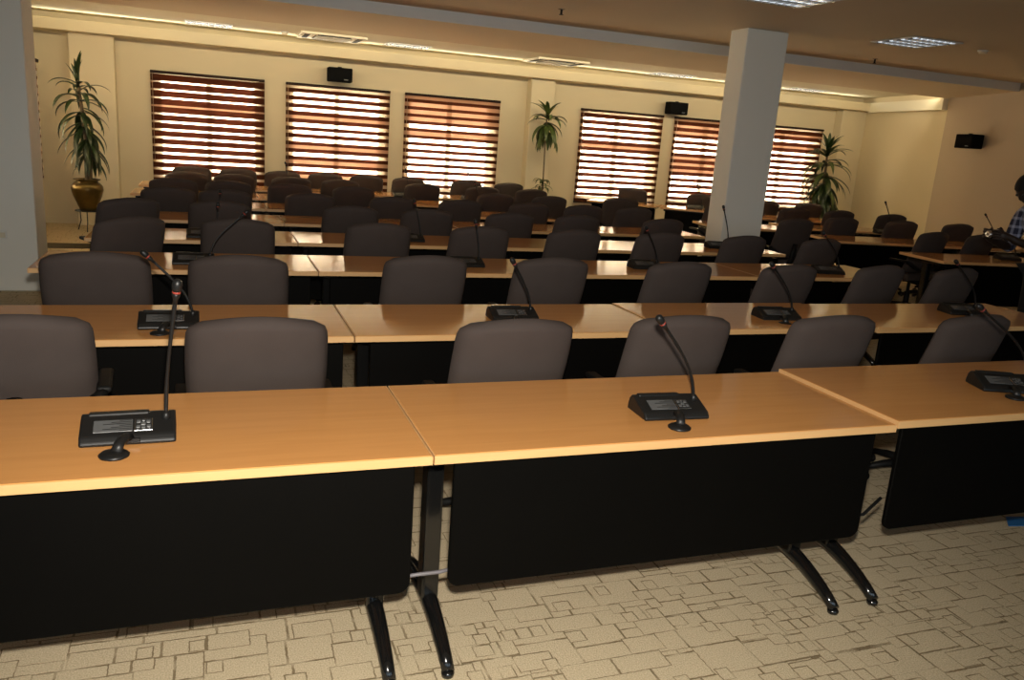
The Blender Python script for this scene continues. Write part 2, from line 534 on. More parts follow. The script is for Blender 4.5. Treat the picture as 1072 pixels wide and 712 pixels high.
# skirting
struct(MB().box(XL, 11.4, YW-.012, YW, 0, .09, 'wall').build('baseboard_back'))
struct(MB().box(-1.95, -1.15, 10.62, 11.02, 0, .004, 'strip').build('floor_strip'))  # thin flat dark strip on the floor

# free columns
mb = MB().box(-2.05, -1.42, 8.06, 8.52, 0, ZC, 'column', .012, 2)
struct(mb.build('column_left'))
mb = MB().box(4.99, 5.48, 7.27, 7.56, 0, ZC, 'column', .012, 2)
struct(mb.build('column_right'))

# ------------------------------------------------------------------ blinds
def blind(i, a, b, f0_, f1_, pink):
    t = thing('window_blind', '', 'blind', ((a+b)/2, YW-.045, WZ0-.01), 0, 'striped blinds on the window wall')
    w = (b-a)/2
    h = WZ1 - WZ0 + .01
    MB().box(-w, w, -.03, .03, h-.035, h+.003, 'frame', .008, 2).build('headrail', t)
    mb = MB()
    n = 14
    p = (h-.045)/n
    for k in range(n):
        z0 = .02 + k*p
        fr = f1_ + (f0_-f1_)*k/(n-1)
        fr *= random.uniform(.92, 1.08)
        zs = z0 + p*(1-fr)
        mb.box(-w, w, -.003, .003, z0, zs, 'opaque')
        mb.box(-w, w, -.0008, .0008, zs, z0+p, 'sheerp' if k in pink else 'sheer')
    mb.build('blind_cloth', t)
    MB().box(-w, w, -.012, .012, 0, .025, 'frame', .005, 2).build('bottom_rail', t)
    mb = MB()
    mb.tube([(-w+.03, -.045, h-.03), (-w+.03, -.045, .35)], .003, 'beige', 6)
    mb.build('pull_chain', t)
    return t
BL = [
 ('brown striped blind on the leftmost window of the long wall', .19, .36, (9,)),
 ('brown striped blind under the wall speaker, second window from the left', .44, .50, (9, 3, 5, 1)),
 ('brown striped blind with pinkish stripes, left of the thin-stemmed plant', .56, .52, (13, 12, 11, 10, 8)),
 ('brown striped blind right of the thin-stemmed plant', .38, .46, (8,)),
 ('brown striped blind partly hidden by the square column', .40, .44, (13, 12, 11, 6, 5, 7)),
 ('brown striped blind beside the tall plant in the far right corner', .36, .46, (12, 10)),
]
for (a, b), (lb, f0_, f1_, pk), i in zip(WIN, BL, range(6)):
    t = blind(i, a, b, f0_, f1_, pk)
    t['label'] = lb
# blind on the left wall, seen edge-on beside the left column
t = thing('window_blind', 'blind on the left wall seen edge-on beside the near column', 'blind', (XL+.12, 11.0, .62), 0, 'striped blinds on the window wall')
mb = MB()
for k in range(14):
    z0 = .02+k*.106
    mb.box(-.003, .003, -1.85, 1.65, z0, z0+.036, 'opaque'); mb.box(-.001, .001, -1.85, 1.65, z0+.036, z0+.106, 'sheer')
mb.build('blind_cloth', t)
MB().box(-.03, .03, -1.85, 1.65, 1.50, 1.545, 'frame', .006, 1).build('headrail', t)

# ------------------------------------------------------------------ tables
TD, TZ = .65, .74
def make_table(L, name='folding_table'):
    """origin at the front left corner of the top, on the floor"""
    t = thing(name, '', 'table')
    mb = MB()
    mb.box(0, L, .0035, TD-.0035, TZ-.027, TZ, 'wood', .002, 1)
    mb.box(0, L, 0, .0035, TZ-.027, TZ-.0015, 'edge', .001, 1)
    mb.box(0, L, TD-.0035, TD, TZ-.027, TZ-.0015, 'edge', .001, 1)
    mb.box(-.0025, 0, .0, TD, TZ-.027, TZ-.0015, 'edge')
    mb.box(L, L+.0025, .0, TD, TZ-.027, TZ-.0015, 'edge')
    mb.build('table_top', t)
    # modesty panel with rounded lower corners
    x0, x1, z0, z1, r = .07, L-.035, .30, TZ-.045, .035
    pts = [(x0, z1), (x1, z1)]
    for k in range(7):
        a = -pi/2*k/6
        pts.append((x1-r + r*cos(a), z0+r + r*sin(a)))
    for k in range(7):
        a = -pi/2 - pi/2*k/6
        pts.append((x0+r + r*cos(a), z0+r + r*sin(a)))
    MB().prism(pts, 'y', .045, .063, 'black', .003, 1).build('modesty_panel', t)
    mb = MB()
    mb.box(.10, L-.10, .30, .35, TZ-.065, TZ-.027, 'blackmetal', .004, 1)
    mb.build('cross_rail', t)
    for x in (.085, L-.085):
        mb = MB()
        mb.box(x-.028, x+.028, .285, .355, .11, TZ-.06, 'blackmetal', .008, 2)
        mb.box(x-.045, x+.045, .10, .56, TZ-.062, TZ-.027, 'blackmetal', .006, 1)
        leg = mb.build('leg', t)
        path = []
        for k in range(17):
            u = k/16
            y = .040 + u*.69
            z = .019 + .100*math.sin(pi*u)**.85
            path.append((x, y, z))
        mb = MB().tube(path, [.020 + .008*math.sin(pi*k/16) for k in range(17)], 'blackmetal', 12)
        mb.build('foot', leg)
        for y in (.045, .728):
            mb = MB().lathe([(.0, 0), (.019, .0), (.021, .012), (.012, .02), (0, .02)], 'beige' if y > .3 else 'blackmetal', 14, Matrix.Translation((x, y, 0)))
            mb.build('glide', leg)
    return t

PROTO = {}
def table(x, y, L, rz, label, group, z=0):
    L = round(L, 2)
    if L not in PROTO:
        PROTO[L] = make_table(L); t = PROTO[L]
    else:
        t = copy_tree(PROTO[L])
    t.location = (x, y, z); t.rotation_euler = (0, 0, rz)
    t['label'] = label; t['group'] = group
    return t

ROWS = [
 (2.03, [(-1.07, .56), (.57, 2.20), (2.21, 3.84)]),
 (3.375, [(-1.07, .56), (.57, 2.10), (2.11, 3.39), (3.40, 4.93)]),
 (4.97, [(-.93, .60), (.61, 2.20), (2.21, 3.80), (3.81, 5.15)]),
 (6.21, [(-.81, .60), (.61, 2.20), (2.21, 3.80), (3.81, 4.99)]),
 (7.42, [(-.81, .60), (.61, 2.20), (2.21, 3.80), (3.81, 4.90)]),
 (8.62, [(-.81, .52), (.53, 2.11), (2.12, 3.70)]),
 (9.80, [(-.81, .52), (.53, 2.11), (2.12, 3.70)]),
 (11.0, [(-.81, .52), (.53, 2.11), (2.12, 3.70)]),
]
for r, (y, segs) in enumerate(ROWS):
    for k, (a, b) in enumerate(segs):
        z = .012 if (r == 0 and k == 2) else (.006 if (r == 1 and k == 2) else 0)
        o = table(a, y, b-a, 0, 'beech-topped black folding table, %s in the %s row of tables' % (ORD[k], ROW[r]), 'folding tables in straight rows', z)
# tables of the block at the right, each row turned a little
RT = [
 (6.68, 5.98, 1.5, -7, 'beech-topped table in the nearest row of the right-hand block, beside the standing person'),
 (6.62, 7.40, 1.6, -8, 'beech-topped table in the second row of the right-hand block, its left end free'),
 (8.22, 7.18, 1.3, -8, 'beech-topped table beside the brown wall, second row of the right-hand block'),
 (7.05, 8.72, 1.5, -10, 'beech-topped table in the third row of the right-hand block'),
 (5.72, 8.52, 1.1, -10, 'beech-topped table just right of the square column, third row of that block'),
 (7.4, 9.98, 1.5, -12, 'beech-topped table in the farthest row before the corner plant'),
 (5.60, 11.90, 1.1, -38, 'beech-topped table set at a slant under the window right of the thin-stemmed plant'),
 (6.48, 11.12, 1.1, -36, 'beech-topped table set at a slant, seen left of the square column'),
]
for x, y, L, rz, lb in RT:
    table(x, y, L, radians(rz), lb, 'folding tables of the right block')

# ------------------------------------------------------------------ chairs
def make_chair():
    """origin on the floor below the top of the backrest; the sitter faces +y, the back leans towards -y"""
    t = thing('conference_chair', '', 'chair')
    zs0, zs1 = .47, .925
    nz_, nx_ = 22, 18
    def half(v):
        w = .232 + .011*math.sin(pi*min(1, v*1.1)*.8)
        if v > .88:
            q = (v-.88)/.12
            w -= .050*(1 - math.sqrt(max(0, 1-q*q)))
        if v < .12:
            q = (.12-v)/.12
            w -= .05*(1 - math.sqrt(max(0, 1-q*q)))
        return w
    rings = []
    for j in range(nz_+1):
        v = j/nz_
        w = half(v)
        ring = []
        for side in (0, 1):
            for i in range(nx_+1):
                u = -1 + 2*i/nx_
                u = math.copysign(abs(u)**.75, u)
                if side:
                    u = -u
                x = w*u
                arch = .026*(1-u*u)*max(0, (v-.5)*2)**1.5
                z = zs0 + (zs1-zs0)*v + arch
                lean = -.36*(z-.94) - .012*math.sin(pi*v)
                wrap = .040*abs(u)**2.5
                edge = math.sqrt(max(0, 1-abs(u)**10))
                vv = math.sqrt(max(0, 1-abs(2*v-1)**12))
                th = .034*edge*vv + .004
                y = lean + wrap + (-th if side == 0 else th)
                ring.append((x, y, z))
        rings.append(ring)
    mb = MB().grid(rings, 'fabric', True, True)
    mb.grid([[Vector(p) for p in rings[0][:nx_+1]], [Vector(p) for p in rings[0][nx_+1:][::-1]]], 'fabric')
    mb.grid([[Vector(p) for p in rings[-1][:nx_+1]], [Vector(p) for p in rings[-1][nx_+1:][::-1]]], 'fabric')
    bmesh.ops.remove_doubles(mb.bm, verts=mb.bm.verts, dist=.0005)
    bmesh.ops.recalc_face_normals(mb.bm, faces=mb.bm.faces)
    mb.build('backrest', t)
    # seat cushion with waterfall front
    prof = [(.10, .445), (.09, .40), (.15, .39), (.37, .39), (.42, .395), (.452, .41), (.46, .435), (.448, .46), (.40, .475), (.28, .468), (.17, .475), (.11, .47)]
    MB().prism(prof, 'x', -.235, .235, 'fabric', .018, 3, True).build('seat', t)
    # armrests: black arms carried from the back of the chair
    for s in (-1, 1):
        x = s*.262
        mb = MB()
        mb.tube([(s*.10, .075, .52), (s*.19, .075, .55), (s*.245, .09, .585), (x, .13, .60)], [.020, .022, .022, .018], 'softblack', 8, 1.3)
        mb.box(x-.025, x+.025, .10, .34, .594, .62, 'softblack', .011, 3)
        mb.build('armrest', t)
    mb = MB()
    mb.tube([(0, .28, .385), (0, .13, .37), (0, .075, .41), (0, .045, .50), (0, .015, .66)], [.03, .03, .028, .026, .02], 'softblack', 10, 1.4)
    mb.build('back_bracket', t)
    mb = MB().lathe([(0, .10), (.03, .10), (.03, .25), (.018, .25), (.018, .38), (.07, .385), (.09, .392), (0, .392)], 'softblack', 16, Matrix.Translation((0, .24, 0)))
    mb.build('gas_column', t)
    mb = MB()
    mb.lathe([(0, .075), (.045, .075), (.045, .13), (0, .135)], 'softblack', 16, Matrix.Translation((0, .24, 0)))
    for k in range(5):
        a = 2*pi*k/5 + pi/10
        mb.tube([(.03*cos(a), .24+.03*sin(a), .105), (.15*cos(a), .24+.15*sin(a), .092), (.26*cos(a), .24+.26*sin(a), .07)], [.024, .02, .014], 'softblack', 8)
    mb.build('star_base', t)
    for k in range(5):
        a = 2*pi*k/5 + pi/10
        c = Vector((.255*cos(a), .24+.255*sin(a), 0))
        mb = MB()
        rot = Matrix.Translation((c.x, c.y, .027)) @ Matrix.Rotation(a, 4, 'Z') @ Matrix.Rotation(pi/2, 4, 'X')
        mb.lathe([(0, -.022), (.024, -.022), (.027, -.012), (.02, -.006), (.02, .006), (.027, .012), (.024, .022), (0, .022)], 'softblack', 12, rot)
        mb.tube([(c.x, c.y, .03), (c.x, c.y, .075)], .006, 'softblack', 6)
        mb.build('caster', t)
    return t
CH = make_chair()
first = [True]
def chair(x, y, rz, label, group):
    if first[0]:
        t = CH; first[0] = False
    else:
        t = copy_tree(CH)
    t.location = (x, y, 0); t.rotation_euler = (0, 0, radians(rz))
    t['label'] = label; t['group'] = group
    return t
# x, y (top of the backrest), turn in degrees; each line is one row
CR = [
 [(-.61, 2.90, 4), (.15, 2.84, 0), (1.09, 2.78, 1), (1.84, 2.82, 0), (2.61, 2.80, 2), (3.45, 2.79, 5)],
 [(-.515, 4.23, 2), (.13, 4.21, 0), (1.12, 4.32, 2), (1.88, 4.33, 2), (2.71, 4.27, 5), (3.50, 4.24, 7), (4.29, 4.28, 9), (4.91, 4.22, 10)],
 [(-.455, 5.74, 33), (.175, 5.80, 0), (1.14, 5.82, 2), (1.91, 5.82, 3), (2.69, 5.82, 4), (3.45, 5.80, 6), (4.25, 5.78, 7), (5.02, 5.74, 9)],
 [(-.57, 7.0, 26), (.07, 7.02, 0), (1.13, 7.04, 0), (1.80, 7.02, 2), (2.57, 7.0, 3), (3.26, 7.03, 5), (4.17, 7.0, 6)],
 [(-.36, 8.2, 1), (.13, 8.2, 0), (.92, 8.2, 0), (1.74, 8.2, 2), (2.45, 8.2, 3), (3.22, 8.2, 4), (3.88, 8.24, 4), (4.5, 8.22, 5)],
 [(-.36, 9.38, 2), (.19, 9.40, 0), (.83, 9.37, 0), (1.53, 9.38, 1), (3.24, 9.40, 3), (3.94, 9.38, 4)],
 [(-.26, 10.57, 1), (.28, 10.56, 0), (.95, 10.57, 0), (1.55, 10.55, 0), (2.62, 10.57, 2), (3.45, 10.57, 2), (4.15, 10.55, 3)],
 [(-.22, 11.76, 1), (.36, 11.78, 0), (.94, 11.76, 0), (1.52, 11.78, 0), (2.10, 11.80, 1), (2.70, 11.77, 1), (3.59, 11.79, 2), (4.25, 11.77, 3)],
]
for r, row in enumerate(CR):
    for k, (x, y, rz) in enumerate(row):
        chair(x, y, rz, 'grey-brown upholstered conference chair, %s behind the %s row of tables' % (ORD[k], ROW[r]), 'chairs behind the straight rows of tables')
CRT = [
 (7.35, 6.72, 8, 'dark conference chair at the nearest right-block table, left of the pair'),
 (7.95, 6.64, 8, 'dark conference chair at the nearest right-block table, beside the person holding a camera'),
 (6.25, 7.62, 0, 'dark conference chair just right of the square column, at the free end of a table'),
 (7.3, 8.08, -4, 'dark conference chair at the left end of the second right-block row'),
 (8.14, 7.97, -4, 'dark conference chair before the edge between the yellow and brown wall'),
 (8.98, 7.88, -4, 'dark conference chair before the brown wall, under the wall speaker'),
 (6.3, 9.20, -4, 'dark conference chair right of the square column, under the last window'),
 (7.62, 9.38, -6, 'dark conference chair in the third right-block row, in front of the corner plant'),
 (8.3, 9.27, -6, 'dark conference chair in the third right-block row, before the yellow wall'),
 (8.98, 9.0, -6, 'dark conference chair at the right end of the third right-block row'),
 (8.05, 10.62, -8, 'dark conference chair in the farthest row, below the corner plant, left one'),
 (8.75, 10.47, -8, 'dark conference chair in the farthest row, below the corner plant, right one'),
 (6.56, 12.22, -38, 'dark conference chair at the slanted table, under the window right of the thin-stemmed plant'),
 (7.42, 11.46, -36, 'dark conference chair at the slanted table, before the window beside the square column'),
 (5.05, 9.65, -12, 'dark conference chair left of the slanted tables, before the plain wall'),
]
for x, y, rz, lb in CRT:
    chair(x, y, rz, lb, 'chairs of the right block')

# the arms of the leftmost front chair are set higher than the others
for c in [c for c in bpy.data.objects if c.parent == CH and c.name.startswith('armrest')]:
    c.location = (0, -.05, .06)

# ------------------------------------------------------------------ conference microphones
def mic(x, y, rz, head, label, group, z=TZ, foot=True):
    """unit with its front edge centre at x, y on the table; head = mic head offset (dx, dy, dz) from the unit"""
    t = thing('conference_microphone', label, 'microphone', (x, y, z), radians(rz), group)
    # wedge body
    prof = [(0, .0), (-.002, .010), (.012, .026), (.085, .052), (.100, .057), (.118, .055), (.132, .042), (.140, .018), (.142, 0)]
    mb = MB().prism(prof, 'x', -.118, .118, 'plastic', .006, 3)
    mb.prism([(.090, .050), (.096, .061), (.116, .060), (.126, .046)], 'x', -.10, .05, 'plastic', .003, 2)
    mb.build('base', t)
    sl = math.atan2(.026, .073)
    mt = Matrix.Translation((0, .012, .0265)) @ Matrix.Rotation(sl, 4, 'X')
    mb = MB()
    mb.box(-.085, .01, .012, .062, .0, .0025, 'greypanel', .001, 1, mt)
    for k in range(7):
        w = .03 + .02*((k*5) % 3)
        mb.box(.008-w, .008, .015+k*.0068, .0178+k*.0068, .0025, .0032, 'darkpanel', 0, 1, mt)
    mb.build('speaker_grille', t)
    mb = MB()
    mb.box(.014, .060, .012, .062, 0, .0022, 'silver', .001, 1, mt)
    mb.box(.016, .058, .014, .060, .0022, .0028, 'darkpanel', 0, 1, mt)
    mb.build('keypad_plate', t)
    for (cx, cy, sx_, sy_) in ((.025, .048, .005, .006), (.037, .051, .004, .004), (.049, .046, .005, .006), (.037, .037, .006, .006), (.024, .026, .005, .006), (.050, .026, .005, .006), (.037, .022, .005, .004)):
        MB().box(cx-sx_, cx+sx_, cy-sy_, cy+sy_, .0028, .0052, 'greypanel', .0012, 1, mt).build('button', t)
    if foot:
        mb = MB()
        mb.lathe([(0, 0), (.036, 0), (.0375, .004), (.032, .009), (.014, .012), (0, .012)], 'plastic', 24, Matrix.Translation((-.03, -.068, 0)))
        mb.tube([(-.025, -.066, .008), (-.018, -.05, .026), (-.008, -.022, .030), (.0, .006, .022)], [.013, .010, .011, .012], 'plastic', 10, 1.3)
        mb.box(-.018, .03, -.004, .006, .006, .02, 'plastic', .002, 1)
        mb.build('badge_holder', t)
    # gooseneck from the right rear of the body
    b0 = Vector((.093, .075, .045))
    hd = Vector(head)
    d1 = Vector((0, 0, 1))
    path = []
    Lh = (hd-b0).length
    c1 = b0 + (d1 + (hd-b0).normalized()*.25)*Lh*.25
    c2 = hd - (hd-c1).normalized()*Lh*.5
    for k in range(15):
        u = k/14
        path.append(b0*(1-u)**3 + c1*3*u*(1-u)**2 + c2*3*u*u*(1-u) + hd*u**3)
    mb = MB()
    mb.lathe([(0, -.006), (.012, -.006), (.011, .012), (.006, .02), (0, .02)], 'plastic', 14, Matrix.Translation(b0))
    mb.tube(path, [.0056]*5 + [.0046]*5 + [.0054]*5, 'plastic', 10)
    g = mb.build('gooseneck', t)
    d = (path[-1]-path[-2]).normalized()
    q = Vector((0, 0, 1)).rotation_difference(d).to_matrix().to_4x4()
    mt = Matrix.Translation(hd) @ q
    MB().lathe([(0, -.032), (.0055, -.032), (.0065, -.018), (.0102, -.008), (.0102, 0), (0, 0)], 'plastic', 14, mt).build('mic_collar', t)
    MB().lathe([(0, 0), (.0108, 0), (.0108, .005), (0, .005)], 'red', 14, mt).build('light_ring', t)
    MB().lathe([(0, .005), (.0105, .005), (.0125, .012), (.0130, .024), (.0112, .033), (.006, .038), (0, .039)], 'plastic', 16, mt).build('mic_head', t)
    return t

MICG = 'gooseneck microphones on the tables'
mic(-.215, 2.24, 2, (.128, .03, .405), 'black gooseneck microphone at the left end of the front table, standing almost upright', MICG)
mic(1.43, 2.19, -3, (-.09, .01, .325), 'black gooseneck microphone on the middle front table, neck bent to the left', MICG)
mic(3.0, 2.24, -20, (-.19, .0, .33), 'black gooseneck microphone on the front table cut by the right frame edge', MICG, TZ+.012)
mic(-.17, 3.53, 0, (-.07, .06, .29), 'black gooseneck microphone on the second table row, leftmost there', MICG)
mic(1.38, 3.60, -2, (-.015, .05, .275), 'black gooseneck microphone on the second table row, second from left', MICG)
mic(2.91, 3.56, -6, (-.08, .04, .29), 'black gooseneck microphone on the second table row, third from left', MICG)
mic(4.37, 3.66, -12, (-.11, .04, .31), 'black gooseneck microphone on the second table row, nearest the person', MICG)
mic(-.10, 5.14, 0, (.29, .10, .30), 'black gooseneck microphone on the third table row, neck stretched far right', MICG, TZ, False)
mic(1.62, 5.20, 0, (.06, .08, .28), 'black gooseneck microphone on the third table row, second from left', MICG, TZ, False)
mic(3.00, 5.22, -6, (-.02, .05, .28), 'black gooseneck microphone on the third table row, third from left', MICG, TZ, False)
mic(4.58, 5.12, -12, (-.08, .05, .30), 'black gooseneck microphone at the right end of the third table row', MICG, TZ, False)
mic(-.05, 6.32, 0, (.10, .08, .22), 'black gooseneck microphone on the fourth table row, leftmost there', MICG, TZ, False)
mic(1.5, 6.4, 0, (.04, .08, .30), 'black gooseneck microphone on the fourth table row, second from left', MICG, TZ, False)
mic(4.45, 6.45, -10, (.02, .10, .36), 'black gooseneck microphone on the fourth table row, in front of the square column', MICG, TZ, False)
mic(-.02, 7.48, 0, (.10, .08, .22), 'black gooseneck microphone on the fifth table row, left end', MICG, TZ, False)
mic(2.95, 9.4, 0, (.02, .06, .30), 'black gooseneck microphone on the seventh table row', MICG, TZ, False)
mic(.85, 10.8, 0, (.05, .06, .34), 'black gooseneck microphone on the last row, before the second window', MICG, TZ, False)
mic(2.4, 10.8, 0, (.04, .06, .34), 'black gooseneck microphone on the last row, before the third window', MICG, TZ, False)
mic(3.35, 10.8, 0, (-.04, .06, .34), 'black gooseneck microphone on the last row, beside the thin-stemmed plant', MICG, TZ, False)
mic(7.05, 11.05, -36, (.0, .06, .34), 'black gooseneck microphone on the slanted table left of the square column', MICG, TZ, False)
mic(7.75, 6.12, -12, (-.10, .10, .30), 'black gooseneck microphone on the nearest right-block table', MICG, TZ, False)
mic(8.75, 7.2, -10, (-.08, .10, .36), 'black gooseneck microphone before the brown wall, second right-block row', MICG, TZ, False)
mic(8.2, 8.3, -12, (-.02, .10, .38), 'black gooseneck microphone before the yellow wall, third right-block row', MICG, TZ, False)

# cables between the front tables
tag(MB().tube([(.50, 2.115, .33), (.56, 2.11, .335), (.62, 2.105, .338), (.68, 2.115, .34)], .006, 'greycable', 8).build('cable'), 'grey cable bridging the gap between the left and middle front tables', 'cable')
tag(MB().tube([(2.08, 2.12, .40), (2.16, 2.12, .36), (2.22, 2.12, .36), (2.29, 2.12, .42)], .006, 'softblack', 8).build('cable'), 'black cable hanging between the middle and right front tables', 'cable')

# blue strip on the carpet
o = MB().prism([(-.13, -.02), (-.05, .06), (.32, -.02), (.30, -.10)], 'z', .001, .004, 'blue', 0).build('plastic_strip', None, (3.62, 2.50, 0))
tag(o, 'flat blue plastic strip lying on the carpet at the right edge', 'strip')

# socket on the left column
t = thing('wall_socket', 'white double wall socket low on the left column', 'socket', (-1.72, 8.06, .455))
MB().box(-.075, .075, -.010, 0, 0, .075, 'white', .004, 2).build('cover_plate', t)
for x in (-.035, .04):
    MB().box(x-.024, x+.024, -.013, -.010, .014, .058, 'offwhite', .002, 1).build('outlet', t)

# ------------------------------------------------------------------ wall speakers
def speaker(loc, rz, label):
    t = thing('wall_speaker', label, 'speaker', loc, radians(rz), 'small black wall speakers')
    MB().box(-.175, .175, -.27, -.08, -.10, .10, 'cloth', .012, 2).build('cabinet', t)
    mb = MB().box(-.16, .16, -.279, -.27, -.085, .085, 'cloth', .004, 1)
    mb.build('speaker_grille', t)
    MB().box(.05, .11, -.2815, -.279, -.075, -.06, 'greypanel', .001, 1).build('badge', t)
    mb = MB().box(-.05, .05, -.012, 0, -.06, .06, 'softblack', .004, 1)
    mb.tube([(0, -.01, 0), (0, -.08, 0)], .02, 'softblack', 10)
    mb.tube([(0, -.17, .09), (0, -.17, .115)], .03, 'softblack', 10)
    mb.build('bracket', t)
    return t
speaker((1.83, YW, 2.33), 0, 'small black wall speaker above the second window')
speaker((7.57, YW, 2.30), 0, 'small black wall speaker between the fourth and fifth windows')
pw = Vector(PR[1]) + (Vector(PR[2])-Vector(PR[1]))*.19
dw = (Vector(PR[2])-Vector(PR[1])).normalized()
speaker((pw.x, pw.y, 2.03), math.degrees(math.atan2(dw.y, dw.x)) + 14, 'small black wall speaker on the brown right-hand wall')

# ------------------------------------------------------------------ ceiling fittings
def troffer(x, y, z, sx, sy, rz, label, lit):
    t = thing('ceiling_light', label, 'ceiling light', (x, y, z), rz, 'louvred ceiling lights')
    mb = MB()
    for a, b, c, d_ in ((-sx, sx, -sy, -sy+.02), (-sx, sx, sy-.02, sy), (-sx, -sx+.02, -sy+.02, sy-.02), (sx-.02, sx, -sy+.02, sy-.02)):
        mb.box(a, b, c, d_, -.012, -.001, 'white', .002, 1)
    mb.build('frame', t)
    mb = MB()
    for k in range(4):
        yy = -sy + (k+.5)*2*sy/4
        mb.tube([(-sx+.04, yy, -.005), (sx-.04, yy, -.005)], .010, lit, 8)
    mb.build('tube', t)
    mb = MB()
    for k in range(1, 8):
        xx = -sx + 2*sx*k/8
        mb.box(xx-.004, xx+.004, -sy+.02, sy-.02, -.02, -.002, 'silver')
    for k in range(1, 4):
        yy = -sy + 2*sy*k/4
        mb.box(-sx+.02, sx-.02, yy-.006, yy+.006, -.02, -.002, 'silver')
    mb.build('louver', t)
    return t
troffer(6.65, 6.80, ZC, .30, .30, 0, 'louvred square ceiling light right of the square column', 'tube')
troffer(4.30, 5.72, ZC, .30, .30, 0, 'louvred square ceiling light cut by the top frame edge', 'tube')
troffer(.02, 12.35, ZT, .30, .22, 0, 'louvred ceiling light in the lit recess, above the first window', 'tubeback')
troffer(2.72, 12.35, ZT, .32, .22, 0, 'louvred ceiling light in the lit recess, between second and third windows', 'tubeback')
troffer(7.15, 12.42, ZT, .36, .22, 0, 'louvred ceiling light in the lit recess, left of the square column', 'tubeback')
troffer(9.9, 12.45, ZT, .36, .22, 0, 'louvred ceiling light in the lit recess, right of the square column', 'tubeback')
def aircon(x, y, s, label):
    t = thing('air_conditioner', label, 'air conditioner', (x, y, ZT), 0, 'ceiling air conditioners')
    MB().box(-s, s, -.36, .36, -.03, -.001, 'offwhite', .008, 2).build('panel', t)
    mb = MB()
    mb.box(-s*.55, s*.55, -.22, .22, -.037, -.03, 'darkgap')
    for k in range(9):
        yy = -.2+k*.05
        mb.box(-s*.54, s*.54, yy-.012, yy+.012, -.042, -.037, 'offwhite')
    mb.build('intake_grille', t)
    for q in (-1, 1):
        MB().box(q*s*.80-s*.08, q*s*.80+s*.08, -.25, .25, -.036, -.029, 'darkgap', .003, 1).build('vane', t)
        MB().box(-s*.5, s*.5, q*.29-.025, q*.29+.025, -.036, -.029, 'darkgap', .003, 1).build('vane', t)
    return t
aircon(1.62, 12.2, .44, 'cream ceiling air conditioner above the second window')
aircon(5.0, 12.2, .42, 'cream ceiling air conditioner above the thin-stemmed plant')
def detector(x, y, z, label):
    t = thing('smoke_detector', label, 'smoke detector', (x, y, z), 0, 'smoke detectors')
    MB().lathe([(0, 0), (.055, 0), (.055, -.012), (.05, -.015), (0, -.015)], 'white', 20).build('base', t)
    MB().lathe([(0, -.015), (.042, -.015), (.04, -.032), (.025, -.04), (0, -.04)], 'offwhite', 20).build('sensor', t)
detector(7.5, 6.75, ZC, 'white round smoke detector near the right ceiling light')
detector(1.0, 12.3, ZT, 'round smoke detector in the lit recess, left of an air conditioner')
def sprinkler(x, y, z, label):
    t = thing('sprinkler_head', label, 'sprinkler', (x, y, z), 0, 'ceiling sprinklers')
    MB().lathe([(0, 0), (.034, 0), (.030, -.006), (0, -.008)], 'silver', 16).build('escutcheon', t)
    mb = MB().tube([(0, 0, -.006), (0, 0, -.05)], .011, 'iron', 10)
    mb.build('body', t)
    MB().lathe([(0, -.05), (.022, -.05), (.022, -.054), (0, -.055)], 'iron', 12).build('deflector', t)
sprinkler(3.15, 7.64, ZC, 'small sprinkler head under the near ceiling, left of the square column')
sprinkler(7.45, 8.2, ZC, 'small sprinkler head under the near ceiling, right of the square column')

# ------------------------------------------------------------------ plants
def leafmesh(mb, base, az, L, up, droop, w, mat):
    """one strap leaf arching out from base"""
    pts = []
    n = 9
    d = Vector((cos(az), sin(az), 0))
    ang = up
    p = Vector(base)
    st = L/n
    side = Vector((-sin(az), cos(az), 0))
    rows = []
    for k in range(n+1):
        u = k/n
        ww = w*(math.sin(pi*(.12+.88*u)**.8)**.8 if u < 1 else 0)
        ww = max(ww, .001)
        nrm = d*(-sin(ang)) + Vector((0, 0, cos(ang)))
        rows.append([p - side*ww + nrm*ww*.35, p.copy(), p + side*ww + nrm*ww*.35])
        p = p + (d*cos(ang) + Vector((0, 0, sin(ang))))*st
        ang -= droop/n*(.5+u)
    mb.grid(rows, mat, True)

